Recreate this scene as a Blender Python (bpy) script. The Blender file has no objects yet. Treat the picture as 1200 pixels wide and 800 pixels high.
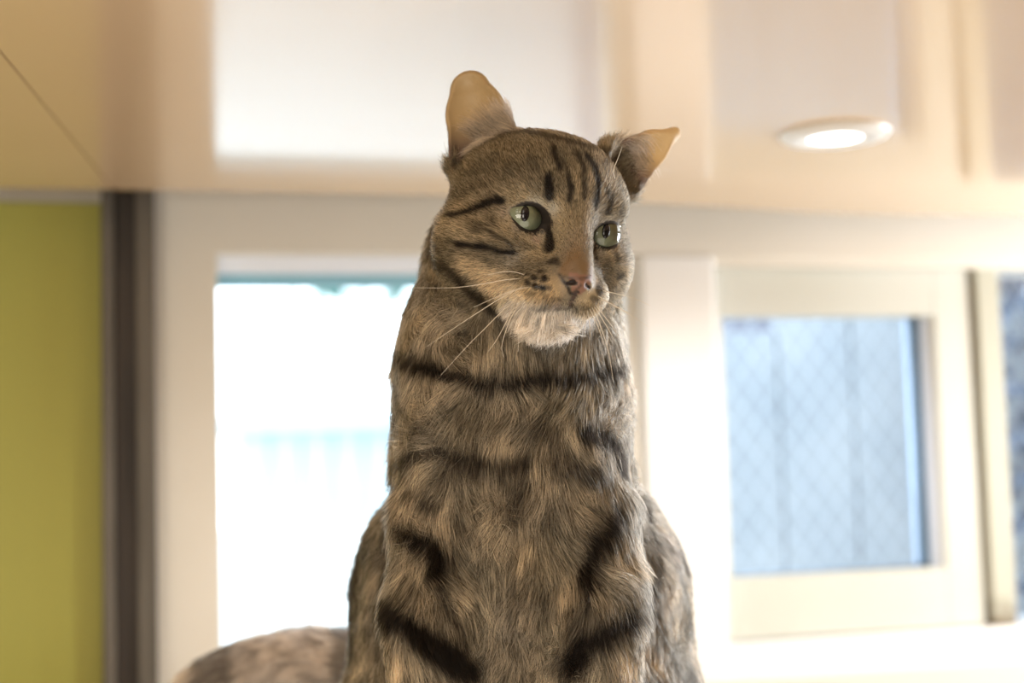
import bpy, bmesh, math, random
import numpy as np
from mathutils import Vector, Matrix
from mathutils.bvhtree import BVHTree
from mathutils.kdtree import KDTree
R = math.radians
random.seed(4)
rng = np.random.default_rng(7)
sc = bpy.context.scene
FUR_N = 330000
C = sc.collection

# ------------------------------------------------------------ camera
PITCH, YAW, ROLL, FPX = R(4.5), R(14.3), R(-1.6), 1667.0
cp, sp, cr_, sr_ = math.cos(PITCH), math.sin(PITCH), math.cos(ROLL), math.sin(ROLL)
_f = np.array([0, cp, sp]); _r = np.array([1., 0, 0]); _u = np.cross(_r, _f)
MC = np.array([_r * cr_ + _u * sr_, -_r * sr_ + _u * cr_, _f])      # rows: right, up, forward (before yaw)
cam_d = bpy.data.cameras.new('camera')
cam = bpy.data.objects.new('camera', cam_d); C.objects.link(cam)
mm = Matrix(((MC[0][0], MC[1][0], -MC[2][0]), (MC[0][1], MC[1][1], -MC[2][1]), (MC[0][2], MC[1][2], -MC[2][2])))
cam.matrix_world = Matrix.Rotation(-YAW, 4, 'Z') @ mm.to_4x4()
cam_d.sensor_width = 36; cam_d.lens = 50.0; cam_d.clip_start = .01
cam_d.dof.use_dof = True; cam_d.dof.focus_distance = .715; cam_d.dof.aperture_fstop = 4.2
sc.camera = cam

# ------------------------------------------------------------ world, lights, exposure
w = bpy.data.worlds.new('sky'); sc.world = w; w.use_nodes = True
bg = w.node_tree.nodes['Background']
bg.inputs[0].default_value = (.80, .91, 1.0, 1); bg.inputs[1].default_value = 4.8
sc.view_settings.view_transform = 'Standard'; sc.view_settings.look = 'None'
sc.view_settings.gamma = 1; sc.view_settings.use_curve_mapping = False
sc.view_settings.exposure = 0.0

def area_light(name, loc, target, sx, sy, power, col):
    d = bpy.data.lights.new(name, 'AREA'); d.shape = 'RECTANGLE'; d.size = sx; d.size_y = sy
    d.energy = power; d.color = col
    o = bpy.data.objects.new(name, d); C.objects.link(o); o.location = loc
    o.rotation_euler = (Vector(target) - Vector(loc)).to_track_quat('-Z', 'Y').to_euler()
    return o
# a window in the wall on the right, warm room lamp light from behind the camera, and an added upward fill for bounce
area_light('side_window_daylight', (1.46, 1.10, .0), (.25, .80, -.08), .5, .38, 11, (.94, .97, 1.0))
area_light('room_lamp_light', (-.75, -.75, -.15), (.1, .9, .02), .8, .5, 12.5, (1.0, .91, .77))
area_light('room_bounce_fill', (.1, -.3, -1.2), (.2, 1.0, .3), 1.2, 1.2, 9.0, (1.0, .91, .80))

# ------------------------------------------------------------ helpers
def tag(o, label=None, cat=None, group=None, kind=None):
    if label: o['label'] = label
    if cat: o['category'] = cat
    if group: o['group'] = group
    if kind: o['kind'] = kind
    return o

def at(px, py, Y):
    """a direction seen from the camera, taken to depth Y (metres), in the frame turned by the camera's yaw"""
    d = MC.T @ np.array([(px - 600) / FPX, (400 - py) / FPX, 1.0])
    return d * Y / d[1]

def mat(name, col, rough=.5, **kw):
    m = bpy.data.materials.new(name); m.use_nodes = True
    b = m.node_tree.nodes['Principled BSDF']
    b.inputs['Base Color'].default_value = (*col, 1); b.inputs['Roughness'].default_value = rough
    for k, v in kw.items(): b.inputs[k.replace('_', ' ')].default_value = v
    return m

def noisy(m, c1, c2, scale, detail=4, lo=.35, hi=.65, bump=0, stretch=None, bscale=None):
    nt = m.node_tree; b = nt.nodes['Principled BSDF']
    tc = nt.nodes.new('ShaderNodeTexCoord'); n = nt.nodes.new('ShaderNodeTexNoise')
    n.inputs['Scale'].default_value = scale; n.inputs['Detail'].default_value = detail
    src = tc.outputs['Object']
    if stretch:
        mp = nt.nodes.new('ShaderNodeMapping'); mp.inputs['Scale'].default_value = stretch
        nt.links.new(src, mp.inputs[0]); src = mp.outputs[0]
    nt.links.new(src, n.inputs['Vector'])
    rmp = nt.nodes.new('ShaderNodeValToRGB')
    rmp.color_ramp.elements[0].position = lo; rmp.color_ramp.elements[0].color = (*c1, 1)
    rmp.color_ramp.elements[1].position = hi; rmp.color_ramp.elements[1].color = (*c2, 1)
    nt.links.new(n.outputs[0], rmp.inputs[0]); nt.links.new(rmp.outputs[0], b.inputs['Base Color'])
    if bump:
        bp = nt.nodes.new('ShaderNodeBump'); bp.inputs['Strength'].default_value = bump
        bp.inputs['Distance'].default_value = .002
        n2 = nt.nodes.new('ShaderNodeTexNoise'); n2.inputs['Scale'].default_value = bscale or scale * 6
        nt.links.new(src, n2.inputs['Vector'])
        nt.links.new(n2.outputs[0], bp.inputs['Height']); nt.links.new(bp.outputs[0], b.inputs['Normal'])
    return m

def glass(name, tint, refl=1.0):
    m = bpy.data.materials.new(name); m.use_nodes = True; nt = m.node_tree
    nt.nodes.clear(); o = nt.nodes.new('ShaderNodeOutputMaterial'); mx = nt.nodes.new('ShaderNodeMixShader')
    t = nt.nodes.new('ShaderNodeBsdfTransparent'); g = nt.nodes.new('ShaderNodeBsdfGlossy')
    fr = nt.nodes.new('ShaderNodeFresnel'); fr.inputs[0].default_value = 1.45
    t.inputs[0].default_value = (*tint, 1); g.inputs[0].default_value = (refl, refl, refl, 1); g.inputs['Roughness'].default_value = .02
    nt.links.new(fr.outputs[0], mx.inputs[0]); nt.links.new(t.outputs[0], mx.inputs[1]); nt.links.new(g.outputs[0], mx.inputs[2])
    nt.links.new(mx.outputs[0], o.inputs[0])
    return m

def link_mesh(name, me, m=None, parent=None):
    o = bpy.data.objects.new(name, me); C.objects.link(o)
    if m: me.materials.append(m)
    if parent: o.parent = parent
    return o

def box_bm(bm, x0, x1, y0, y1, z0, z1, bev=0):
    v = [bm.verts.new((x, y, z)) for x in (x0, x1) for y in (y0, y1) for z in (z0, z1)]
    fs = []
    for q in ((0, 1, 3, 2), (4, 6, 7, 5), (0, 4, 5, 1), (2, 3, 7, 6), (0, 2, 6, 4), (1, 5, 7, 3)):
        fs.append(bm.faces.new([v[i] for i in q]))
    if bev:
        es = list({e for f in fs for e in f.edges})
        bmesh.ops.bevel(bm, geom=es, offset=bev, segments=2, affect='EDGES', profile=.5)

def boxes(name, bl, m, parent=None, bev=0):
    bm = bmesh.new()
    for b in bl: box_bm(bm, *b, bev=bev)
    bmesh.ops.recalc_face_normals(bm, faces=bm.faces)
    me = bpy.data.meshes.new(name); bm.to_mesh(me); bm.free()
    return link_mesh(name, me, m, parent)

def prism(name, pts, z0, z1, m, parent=None, bev=0):
    bm = bmesh.new()
    a = [bm.verts.new((x, y, z0)) for x, y in pts]; b = [bm.verts.new((x, y, z1)) for x, y in pts]
    bm.faces.new(a[::-1]); bm.faces.new(b); n = len(pts)
    for i in range(n): bm.faces.new((a[i], a[(i + 1) % n], b[(i + 1) % n], b[i]))
    bmesh.ops.recalc_face_normals(bm, faces=bm.faces)
    if bev: bmesh.ops.bevel(bm, geom=list(bm.edges), offset=bev, segments=2, affect='EDGES')
    me = bpy.data.meshes.new(name); bm.to_mesh(me); bm.free()
    return link_mesh(name, me, m, parent)

def lathe(name, prof, m, parent=None, seg=64, smooth=True):
    bm = bmesh.new(); rings = []
    for r, z in prof:
        rings.append([bm.verts.new((r * math.cos(2 * math.pi * i / seg), r * math.sin(2 * math.pi * i / seg), z)) for i in range(seg)] if r > 0 else [bm.verts.new((0, 0, z))])
    for a, b in zip(rings, rings[1:]):
        for i in range(seg):
            j = (i + 1) % seg
            if len(a) == 1: bm.faces.new((a[0], b[i], b[j]))
            elif len(b) == 1: bm.faces.new((a[i], b[0], a[j]))
            else: bm.faces.new((a[i], b[i], b[j], a[j]))
    bmesh.ops.recalc_face_normals(bm, faces=bm.faces)
    for f in bm.faces: f.smooth = smooth
    me = bpy.data.meshes.new(name); bm.to_mesh(me); bm.free()
    return link_mesh(name, me, m, parent)

def tube_mesh(pts, rad, seg=6):
    P = np.array(pts, float); n = len(P); T = np.gradient(P, axis=0); T /= np.linalg.norm(T, axis=1)[:, None]
    A = np.cross(T, [0.13, .2, .97]); A /= np.linalg.norm(A, axis=1)[:, None]; B = np.cross(T, A)
    V = []; F = []
    for i in range(n):
        for k in range(seg):
            a = 2 * math.pi * k / seg; V.append(P[i] + rad[i] * (A[i] * math.cos(a) + B[i] * math.sin(a)))
    for i in range(n - 1):
        for k in range(seg):
            j = (k + 1) % seg; F.append((i * seg + k, i * seg + j, (i + 1) * seg + j, (i + 1) * seg + k))
    F.append(tuple(range(seg))[::-1]); F.append(tuple((n - 1) * seg + k for k in range(seg)))
    me = bpy.data.meshes.new('tube'); me.from_pydata([tuple(v) for v in V], [], F)
    for p in me.polygons: p.use_smooth = True
    return me

def smooth_path(pts, n):
    P = np.array(pts, float)
    if len(P) == 2: return P[0] + (P[1] - P[0]) * np.linspace(0, 1, n)[:, None]
    Q = np.vstack([2 * P[0] - P[1], P, 2 * P[-1] - P[-2]]); out = []
    for s in np.linspace(0, len(P) - 1 - 1e-6, n):
        i = int(s); t = s - i; a, b, c, d = Q[i:i + 4]
        out.append(.5 * ((2 * b) + (c - a) * t + (2 * a - 5 * b + 4 * c - d) * t * t + (-a + 3 * b - 3 * c + d) * t ** 3))
    return np.array(out)

# ------------------------------------------------------------ materials of the room
CEIL = noisy(mat('ceiling_laminate', (.72, .50, .29), .17), (.75, .53, .32), (.80, .59, .38), 1.2)
CEIL.node_tree.nodes['Principled BSDF'].inputs['Coat Weight'].default_value = .5
CEIL.node_tree.nodes['Principled BSDF'].inputs['Coat Roughness'].default_value = .09
CREAM = noisy(mat('cream_painted_wood', (.7, .6, .48), .45), (.75, .70, .61), (.80, .75, .67), 3)
SASH = noisy(mat('aged_white_window_plastic', (.72, .70, .6), .35), (.60, .60, .53), (.66, .66, .60), 4)
WHITE = mat('white_plastic', (.88, .87, .85), .3)
GREEN = noisy(mat('lime_green_panel', (.38, .38, .06), .5), (.37, .36, .065), (.43, .42, .08), 2.0, stretch=(4, 1, .3))
STEEL = noisy(mat('weathered_steel', (.18, .155, .13), .42, Metallic=.35), (.10, .088, .072), (.145, .128, .105), 8, stretch=(6, 1, .6))
DARKSTEEL = noisy(mat('dark_channel_steel', (.03, .024, .02), .5, Metallic=.2), (.028, .022, .018), (.055, .042, .034), 9, stretch=(6, 1, .6))
PLAIN = mat('warm_white_room_paint', (.72, .62, .5), .7)
FLOORM = noisy(mat('pale_floor_vinyl', (.5, .44, .36), .4), (.48, .42, .34), (.54, .48, .4), 6)
SHELF = noisy(mat('pale_laminate_shelf', (.75, .7, .62), .4), (.72, .66, .58), (.78, .73, .66), 3, stretch=(1, 6, 1))
PANE = glass('window_glass', (.97, .99, .99))
PANE_BLUE = glass('blue_tinted_window_glass', (.93, .96, 1.0))

# ------------------------------------------------------------ the room
X0, X1, YB, YN, ZF, H = -1.5, 1.5, 1.44, -2.0, -1.6, .25
Z = lambda o: tag(o, kind='structure')
Z(boxes('floor', [(X0, X1, YN, YB + .1, ZF - .03, ZF)], FLOORM))
Z(boxes('wall_left', [(X0 - .05, X0, YN, YB + .1, ZF, .45)], PLAIN))
Z(boxes('wall_front', [(X0, X1, YN - .05, YN, ZF, .45)], PLAIN))
Z(boxes('wall_right', [(X1, X1 + .05, YN, .84, ZF, .45), (X1, X1 + .05, 1.36, YB + .1, ZF, .45),
                       (X1, X1 + .05, .84, 1.36, ZF, -.2), (X1, X1 + .05, .84, 1.36, .2, .45)], PLAIN))
# back wall round the window openings (bottom, top, left of window 1, pier right of window 3)
WB = Z(boxes('wall_back', [(X0, X1, YB, YB + .09, ZF, -.262), (X0, X1, YB, YB + .09, .209, .45),
                           (X0, .064, YB, YB + .09, -.262, .209), (1.32, X1, YB, YB + .09, -.262, .209)], CREAM))
# ceiling: two glossy laminate panels with a joint, the far edge bowing towards the wall on the right
edge = [(-.041, 1.332), (.057, 1.331), (.242, 1.330), (.345, 1.337), (.484, 1.353), (.583, 1.370), (.66, 1.388), (.73, 1.398), (.797, 1.401), (.88, 1.396), (.949, 1.388), (1.2, 1.372), (X1, 1.36)]
ceil = bpy.data.objects.new('ceiling', None); C.objects.link(ceil); Z(ceil)
def seam_x(y): return -.0865 + (y - .889) * (.050 / .402)
s0, s1 = seam_x(YN), seam_x(1.332)
g = .0006
pR = prism('ceiling_panel', [(s0 + g, YN)] + [(s1 + g, 1.332)] + edge[1:] + [(X1, YN)], H, H + .018, CEIL, ceil)
pL = prism('ceiling_panel', [(X0, YN), (X0, 1.333), (s1 - g, 1.332), (s0 - g, YN)], H, H + .018, CEIL, ceil)
Z(boxes('trim_7', [(X0, X1, YN, YB, .43, .45)], PLAIN))

# green panel, pale strip above it, and the steel post
gp = Z(boxes('trim_1', [(-1.2, -.046, YB - .012, YB, -.9, .2548)], GREEN, bev=.001))
tag(gp, 'lime green wall panel left of the dark steel post')
post = bpy.data.objects.new('trim_2', None); C.objects.link(post); Z(post)
boxes('post_flange', [(-.0455, -.034, YB - .030, YB - .012, ZF, .40)], STEEL, post, .0012)
boxes('post_channel', [(-.034, -.0135, YB - .020, YB - .002, ZF, .40)], DARKSTEEL, post)
boxes('post_flange', [(-.0135, .0045, YB - .030, YB - .002, ZF, .40)], STEEL, post, .0012)

# ---- window 1 (big, behind the cat): frame, bead, head rail, pane
def window(name):
    o = bpy.data.objects.new(name, None); C.objects.link(o); return Z(o)
w1 = window('window_1')
boxes('window_frame', [(.060, .066, YB + .025, YB + .075, -.262, .209), (.50, .545, YB + .02, YB + .075, -.262, .209),
                       (.066, .50, YB + .025, YB + .075, -.262, -.245)], CREAM, w1)
boxes('head_rail', [(.066, .50, YB + .03, YB + .07, .193, .209)], mat('bluish_white_plastic', (.82, .86, .95), .4), w1, .001)
boxes('glazing_bead', [(.066, .50, YB + .05, YB + .066, .181, .193)], mat('blue_grey_seal', (.26, .50, .60), .5), w1)
boxes('pane', [(.066, .50, YB + .056, YB + .060, -.245, .2)], PANE, w1)
# ---- mullion between windows 1 and 2
Z(boxes('trim_3', [(.512, .5965, YB - .003, YB + .088, -.262, .2095)], WHITE, bev=.003))
# ---- window 2 (sliding sash)
w2 = window('window_2')
ys0, ys1 = YB + .018, YB + .058
sash = boxes('sash_frame', [(.578, .6115, ys0, ys1, -.2085, .1975), (.873, .9185, ys0, ys1, -.2085, .1975),
                            (.6115, .873, ys0, ys1, .1445, .1975), (.6115, .873, ys0, ys1, -.2085, -.1425)], SASH, w2, .0012)
boxes('glazing_bead', [(.8595, .8645, ys0 + .022, ys0 + .034, -.1425, .1445)], mat('dark_blue_seal', (.07, .17, .28), .5), w2)
boxes('bead_strip', [(.8645, .873, ys0 + .008, ys0 + .034, -.1425, .1445)], mat('bluish_white_bead', (.74, .80, .92), .3), w2)
boxes('spacer_bar', [(.8535, .8595, ys0 + .026, ys0 + .036, -.1425, .1445)], mat('silver_blue_spacer', (.5, .64, .80), .3), w2)
boxes('spacer_bar', [(.6115, .8535, ys0 + .026, ys0 + .036, -.1425, -.1400)], mat('silver_blue_spacer', (.35, .48, .62), .3), w2)
boxes('pane', [(.6115, .873, ys0 + .024, ys0 + .028, -.1425, .1445)], PANE_BLUE, w2)
# ---- window 3 (far right): its stile and pane
w3 = window('window_3')
GRIME = mat('grimy_window_stile', (.62, .60, .46), .45)
nt = GRIME.node_tree; b = nt.nodes['Principled BSDF']
tc = nt.nodes.new('ShaderNodeTexCoord'); sx = nt.nodes.new('ShaderNodeSeparateXYZ'); nt.links.new(tc.outputs['Object'], sx.inputs[0])
mr = nt.nodes.new('ShaderNodeMapRange'); mr.inputs['From Min'].default_value = -.212; mr.inputs['From Max'].default_value = -.155
mr.inputs['To Min'].default_value = 1.0; mr.inputs['To Max'].default_value = 0; nt.links.new(sx.outputs['Z'], mr.inputs[0])
nn = nt.nodes.new('ShaderNodeTexNoise'); nn.inputs['Scale'].default_value = 45; nn.inputs['Detail'].default_value = 5; nt.links.new(tc.outputs['Object'], nn.inputs['Vector'])
mu = nt.nodes.new('ShaderNodeMath'); mu.operation = 'MULTIPLY'; nt.links.new(mr.outputs[0], mu.inputs[0]); nt.links.new(nn.outputs[0], mu.inputs[1])
mr2 = nt.nodes.new('ShaderNodeMapRange'); mr2.inputs['From Min'].default_value = .18; mr2.inputs['From Max'].default_value = .5; nt.links.new(mu.outputs[0], mr2.inputs[0])
mxc = nt.nodes.new('ShaderNodeMix'); mxc.data_type = 'RGBA'; mxc.inputs[6].default_value = (.48, .465, .37, 1); mxc.inputs[7].default_value = (.16, .12, .07, 1)
nt.links.new(mr2.outputs[0], mxc.inputs[0]); nt.links.new(mxc.outputs[2], b.inputs['Base Color'])
boxes('stile', [(.9265, .9555, YB + .012, YB + .05, -.21, .2)], GRIME, w3, .001)
boxes('rebate_strip', [(.9185, .9265, YB + .03, YB + .05, -.21, .2)], mat('brownish_rebate', (.33, .24, .19), .6), w3)
boxes('window_frame', [(1.27, 1.32, YB + .012, YB + .05, -.21, .2)], SASH, w3)
boxes('pane', [(.9555, 1.27, YB + .03, YB + .034, -.21, .2)], PANE_BLUE, w3)
# head above the sashes and sill board below them
Z(boxes('trim_4', [(.5885, 1.32, YB + .004, YB + .088, .1978, .2092)], CREAM, bev=.001))
Z(boxes('trim_5', [(.5885, 1.32, YB + .0, YB + .088, -.262, -.2105)], WHITE, bev=.002))
Z(boxes('trim_6', [(.45, 1.45, YB - .035, YB, -.285, -.243)], CREAM, bev=.002))

# ------------------------------------------------------------ recessed downlights (one in view, its fellows behind the camera)
def downlight(x, y, label, power):
    o = bpy.data.objects.new('ceiling_downlight', None); C.objects.link(o); o.location = (x, y, H)
    tag(o, label, 'ceiling light')
    lathe('trim_ring', [(.0215, -.0035), (.0225, -.0055), (.034, -.0062), (.0415, -.0045), (.0445, -.0012), (.0445, -.0003), (.0215, -.0003)], WHITE, o)
    em = bpy.data.materials.new('lit_diffuser'); em.use_nodes = True
    b = em.node_tree.nodes['Principled BSDF']; b.inputs['Emission Color'].default_value = (1, .96, .88, 1)
    b.inputs['Emission Strength'].default_value = 9
    lathe('diffuser', [(0, -.0058), (.012, -.0056), (.0195, -.0048), (.0218, -.0038)], em, o)
    d = bpy.data.lights.new('downlight_beam', 'SPOT'); d.energy = power; d.spot_size = R(165); d.spot_blend = .5; d.shadow_soft_size = .02; d.color = (1, .975, .94)
    l = bpy.data.objects.new('downlight_beam', d); C.objects.link(l); l.parent = o; l.location = (0, 0, -.012)
    return o
downlight(.536, 1.030, 'round white recessed downlight, lit, in the glossy cream ceiling', 11.5)

# ------------------------------------------------------------ outside
ground = Z(boxes('ground', [(-8, 10, YB + .12, 14, -1.3, -1.25)], mat('pale_paving', (.78, .80, .82), .8)))
garden = boxes('garden_wall', [(-3, .95, 3.0, 3.15, -1.25, -.145)], mat('white_render', (.93, .93, .93), .8), bev=.01)
tag(garden, 'low white garden wall seen overexposed through the large left window', 'garden wall')
# pale blue shed beyond the garden wall
shed = bpy.data.objects.new('garden_shed', None); C.objects.link(shed); shed.location = (.30, 4.6, -1.25)
tag(shed, 'pale blue shed beyond the white garden wall, left window', 'shed')
BL = mat('pale_blue_boards', (.52, .60, .63), .7)
for i in range(9):
    boxes('board', [(-.03 + i * .1, .063 + i * .1, -.0, .03, 0, 1.34)], BL, shed, .004)
boxes('shed_body', [(-.02, .86, .03, .8, 0, 1.33)], BL, shed)
prism('roof', [(-.08, -.08), (.92, -.08), (.92, .9), (-.08, .9)], 1.34, 1.39, mat('pale_roof_felt', (.5, .6, .65), .7), shed)

house = boxes('neighbour_house', [(.93, 1.75, 2.55, 3.6, -1.25, 1.6)], mat('pale_lavender_render', (.27, .27, .31), .8), bev=.01)
tag(house, 'pale lavender house wall just outside, mostly hidden behind the cat', 'house')
# blue-grey fence close behind windows 2 and 3, with a diamond wire mesh in front of it
FW = noisy(mat('blue_grey_weathered_board', (.2, .27, .36), .8), (.28, .31, .33), (.40, .42, .43), 5.5, 5, .3, .7)
fence = bpy.data.objects.new('board_fence', None); C.objects.link(fence); fence.location = (.80, 2.35, -1.25)
tag(fence, 'weathered blue grey board fence close behind the sliding window', 'fence')
for i in range(14):
    h = (1.447 if i < 2 else 1.535) + .008 * math.sin(i * 2.1)
    boxes('fence_board', [(i * .145 + .002, i * .145 + .143, 0, .02, 0, h)], FW, fence, .003)
mesh = bpy.data.objects.new('wire_mesh_screen', None); C.objects.link(mesh); mesh.location = (.70, 1.85, -.45)
tag(mesh, 'diamond wire mesh screen behind the sliding window pane', 'wire mesh')
WIRE = mat('galvanised_wire', (.62, .68, .72), .4, Metallic=.3)
segs = []
Wd, Hd, st = .95, .95, .034
bm = bmesh.new()
def wire(p, q, r=.0006):
    p = Vector(p); q = Vector(q); d = (q - p).normalized(); a = d.cross(Vector((0, 1, 0))); bq = Vector((0, 1, 0))
    vs = [[bm.verts.new(c + (a * math.cos(t) + bq * math.sin(t)) * r) for t in (0, 2.09, 4.19)] for c in (p, q)]
    for k in range(3): bm.faces.new((vs[0][k], vs[0][(k + 1) % 3], vs[1][(k + 1) % 3], vs[1][k]))
def clipped(c, s):   # line z = s*1.35*(x-c) inside the rectangle
    pts = []
    for x in (0, Wd):
        z = s * 1.35 * (x - c)
        if 0 <= z <= Hd: pts.append((x, z))
    for z in (0, Hd):
        x = c + z / (s * 1.35)
        if 0 < x < Wd: pts.append((x, z))
    return pts[:2] if len(pts) >= 2 else None
for k in range(-40, 80):
    for s in (1, -1):
        q = clipped(k * st, s)
        if q: wire((q[0][0], .002 * s, q[0][1]), (q[1][0], .002 * s, q[1][1]))
me = bpy.data.meshes.new('wires'); bm.to_mesh(me); bm.free()
tag(link_mesh('wires', me, WIRE, mesh), kind='stuff')
boxes('mesh_frame', [(-.01, 0, -.005, .005, -.8, Hd), (Wd, Wd + .01, -.005, .005, -.8, Hd), (-.01, Wd + .01, -.005, .005, Hd, Hd + .012)], WIRE, mesh)

# foliage: a leaf cloud = one stuff part of a shrub or tree
def foliage_mesh(n, ell, size, seed):
    r = np.random.default_rng(seed); V = []; F = []
    for i in range(n):
        p = r.normal(size=3); p /= np.linalg.norm(p); p *= r.uniform(.45, 1) * np.array(ell)
        a = r.normal(size=3); a /= np.linalg.norm(a); bb = np.cross(a, r.normal(size=3)); bb /= np.linalg.norm(bb); s = size * r.uniform(.6, 1.3)
        k = len(V); V += [p - a * s, p + bb * s * .45, p + a * s, p - bb * s * .45]; F.append((k, k + 1, k + 2, k + 3))
    me = bpy.data.meshes.new('leaves'); me.from_pydata([tuple(v) for v in V], [], F); return me
def tree(name, loc, ell, n, size, col, label, cat, seed, trunk):
    o = bpy.data.objects.new(name, None); C.objects.link(o); o.location = loc; tag(o, label, cat)
    f = link_mesh('foliage', foliage_mesh(n, ell, size, seed), mat('leaf_' + name, col, .6), o); f.location = (0, 0, trunk); tag(f, kind='stuff')
    r = np.random.default_rng(seed)
    link_mesh('trunk', tube_mesh(smooth_path([(0, 0, 0), (.03, .02, trunk * .5), (0, 0, trunk)], 8), np.linspace(.05, .03, 8), 8), mat('bark_' + name, (.12, .1, .09), .9), o)
    for k in range(5):
        a = k * 1.3 + .4; e = np.array(ell)
        link_mesh('branch', tube_mesh(smooth_path([(0, 0, trunk * .8), (math.cos(a) * e[0] * .4, math.sin(a) * e[1] * .4, trunk + e[2] * .1), (math.cos(a) * e[0] * .8, math.sin(a) * e[1] * .8, trunk + e[2] * .6)], 6), np.linspace(.02, .006, 6), 6), bpy.data.materials['bark_' + name], o)
    return o
tree('dark_shrub', (1.72, 2.12, -1.25), (.36, .14, .85), 1800, .035, (.07, .10, .15), 'dark bluish shrub behind the window at the far right edge', 'shrub', 3, 1.2)
tree('garden_tree', (1.9, 7.6, -1.25), (2.4, .7, .75), 2200, .12, (.05, .17, .14), 'green tree crown at the top of the large left window', 'tree', 5, 2.80)

# ------------------------------------------------------------ shelf that carries the cat (just below the frame)
ZS = -.246
shelf = bpy.data.objects.new('wall_shelf', None); C.objects.link(shelf)
shelf.location = (.1, 1.0, ZS - .022)
tag(shelf, 'pale laminate shelf the tabby cat sits on, fixed below the windows', 'shelf')
boxes('board', [(-.9, .33, -.47, .40, 0, .022)], SHELF, shelf, .002)
for x in (-.6, .2):
    bm = bmesh.new()
    box_bm(bm, x - .012, x + .012, .38, .405, -.25, -.0005); box_bm(bm, x - .012, x + .012, -.2, .38, -.025, -.0005)
    me = bpy.data.meshes.new('bracket'); bm.to_mesh(me); bm.free(); link_mesh('bracket', me, STEEL, shelf)
#CAT#
# ============================================================ the cat
import openvdb
CB = np.array([0.0, .80, ZS])                       # base of the cat in the yaw-turned frame
cat = bpy.data.objects.new('cat', None); C.objects.link(cat)
cat.matrix_world = Matrix.Rotation(-YAW, 4, 'Z') @ Matrix.Translation(CB)
tag(cat, 'grey brown tabby cat with green eyes sitting in front of the windows', 'cat')

def rot3(a, b, c):
    ca, sa, cb, sb, cc, s_ = math.cos(a), math.sin(a), math.cos(b), math.sin(b), math.cos(c), math.sin(c)
    return np.array([[ca, -sa, 0], [sa, ca, 0], [0, 0, 1]]) @ np.array([[cc, 0, s_], [0, 1, 0], [-s_, 0, cc]]) @ np.array([[1, 0, 0], [0, cb, -sb], [0, sb, cb]])
HR = rot3(R(25), R(15), R(8)); HS = 1.12e-3
HT = at(664, 264, .718) - HR @ (np.array([0, -26, 3.]) * HS)
def to_head(P): return (P - HT) @ HR / HS
def from_head(p): return np.asarray(p, float) * HS @ HR.T + HT

# ---- grid, fine in the head
def axis(lo, f0, f1, hi, cs, fs):
    a = [f0]; s = fs
    while a[-1] > lo: s = min(cs, s * 1.12); a.append(a[-1] - s)
    b = list(np.arange(f0 + fs, f1, fs)); c = [b[-1]]; s = fs
    while c[-1] < hi: s = min(cs, s * 1.12); c.append(c[-1] + s)
    return np.array(a[::-1] + b + c[1:])
GX = axis(-.30, -.052, .096, .16, .0045, .00105)
GY = axis(.60, .668, .765, 1.10, .0045, .00105)
GZ = axis(-.26, .050, .215, .235, .0045, .00105)
F = np.full((len(GX), len(GY), len(GZ)), 1.0, np.float32)

def region(lo, hi, m):
    sl = []
    for g_, l, h in ((GX, lo[0] - m, hi[0] + m), (GY, lo[1] - m, hi[1] + m), (GZ, lo[2] - m, hi[2] + m)):
        sl.append(slice(max(0, np.searchsorted(g_, l) - 1), min(len(g_), np.searchsorted(g_, h) + 1)))
    P = np.stack(np.meshgrid(GX[sl[0]], GY[sl[1]], GZ[sl[2]], indexing='ij'), -1).astype(np.float32)
    return tuple(sl), P
def smin(a, b, k): h = np.maximum(k - np.abs(a - b), 0) / k; return np.minimum(a, b) - h * h * k * .25
def d_rc(P, a, b, r1, r2):
    a = np.asarray(a, np.float32); v = np.asarray(b, np.float32) - a; L = v @ v
    t = np.clip(((P - a) @ v) / L, 0, 1)
    q = P - a - t[..., None] * v
    return np.sqrt((q * q).sum(-1)) - (r1 + (r2 - r1) * t)
def d_ell(P, c, r, M=None):
    q = P - np.asarray(c, np.float32)
    if M is not None: q = q @ np.asarray(M, np.float32)
    r = np.asarray(r, np.float32); k0 = np.sqrt(((q / r) ** 2).sum(-1)); k1 = np.sqrt(((q / r ** 2) ** 2).sum(-1)) + 1e-9
    return k0 * (k0 - 1) / k1
def add(sl, d, k): F[sl] = smin(F[sl], d, k)
def sub(sl, d, k): F[sl] = -smin(-F[sl], d, k)
def rc(a, b, r1, r2, k=.015):
    a = np.asarray(a); b = np.asarray(b); sl, P = region(np.minimum(a, b) - max(r1, r2), np.maximum(a, b) + max(r1, r2), k + .008)
    add(sl, d_rc(P, a, b, r1, r2), k)
def ell(c, r, k=.02):
    c = np.asarray(c); sl, P = region(c - r, c + np.asarray(r), k + .008); add(sl, d_ell(P, c, r), k)
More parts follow.
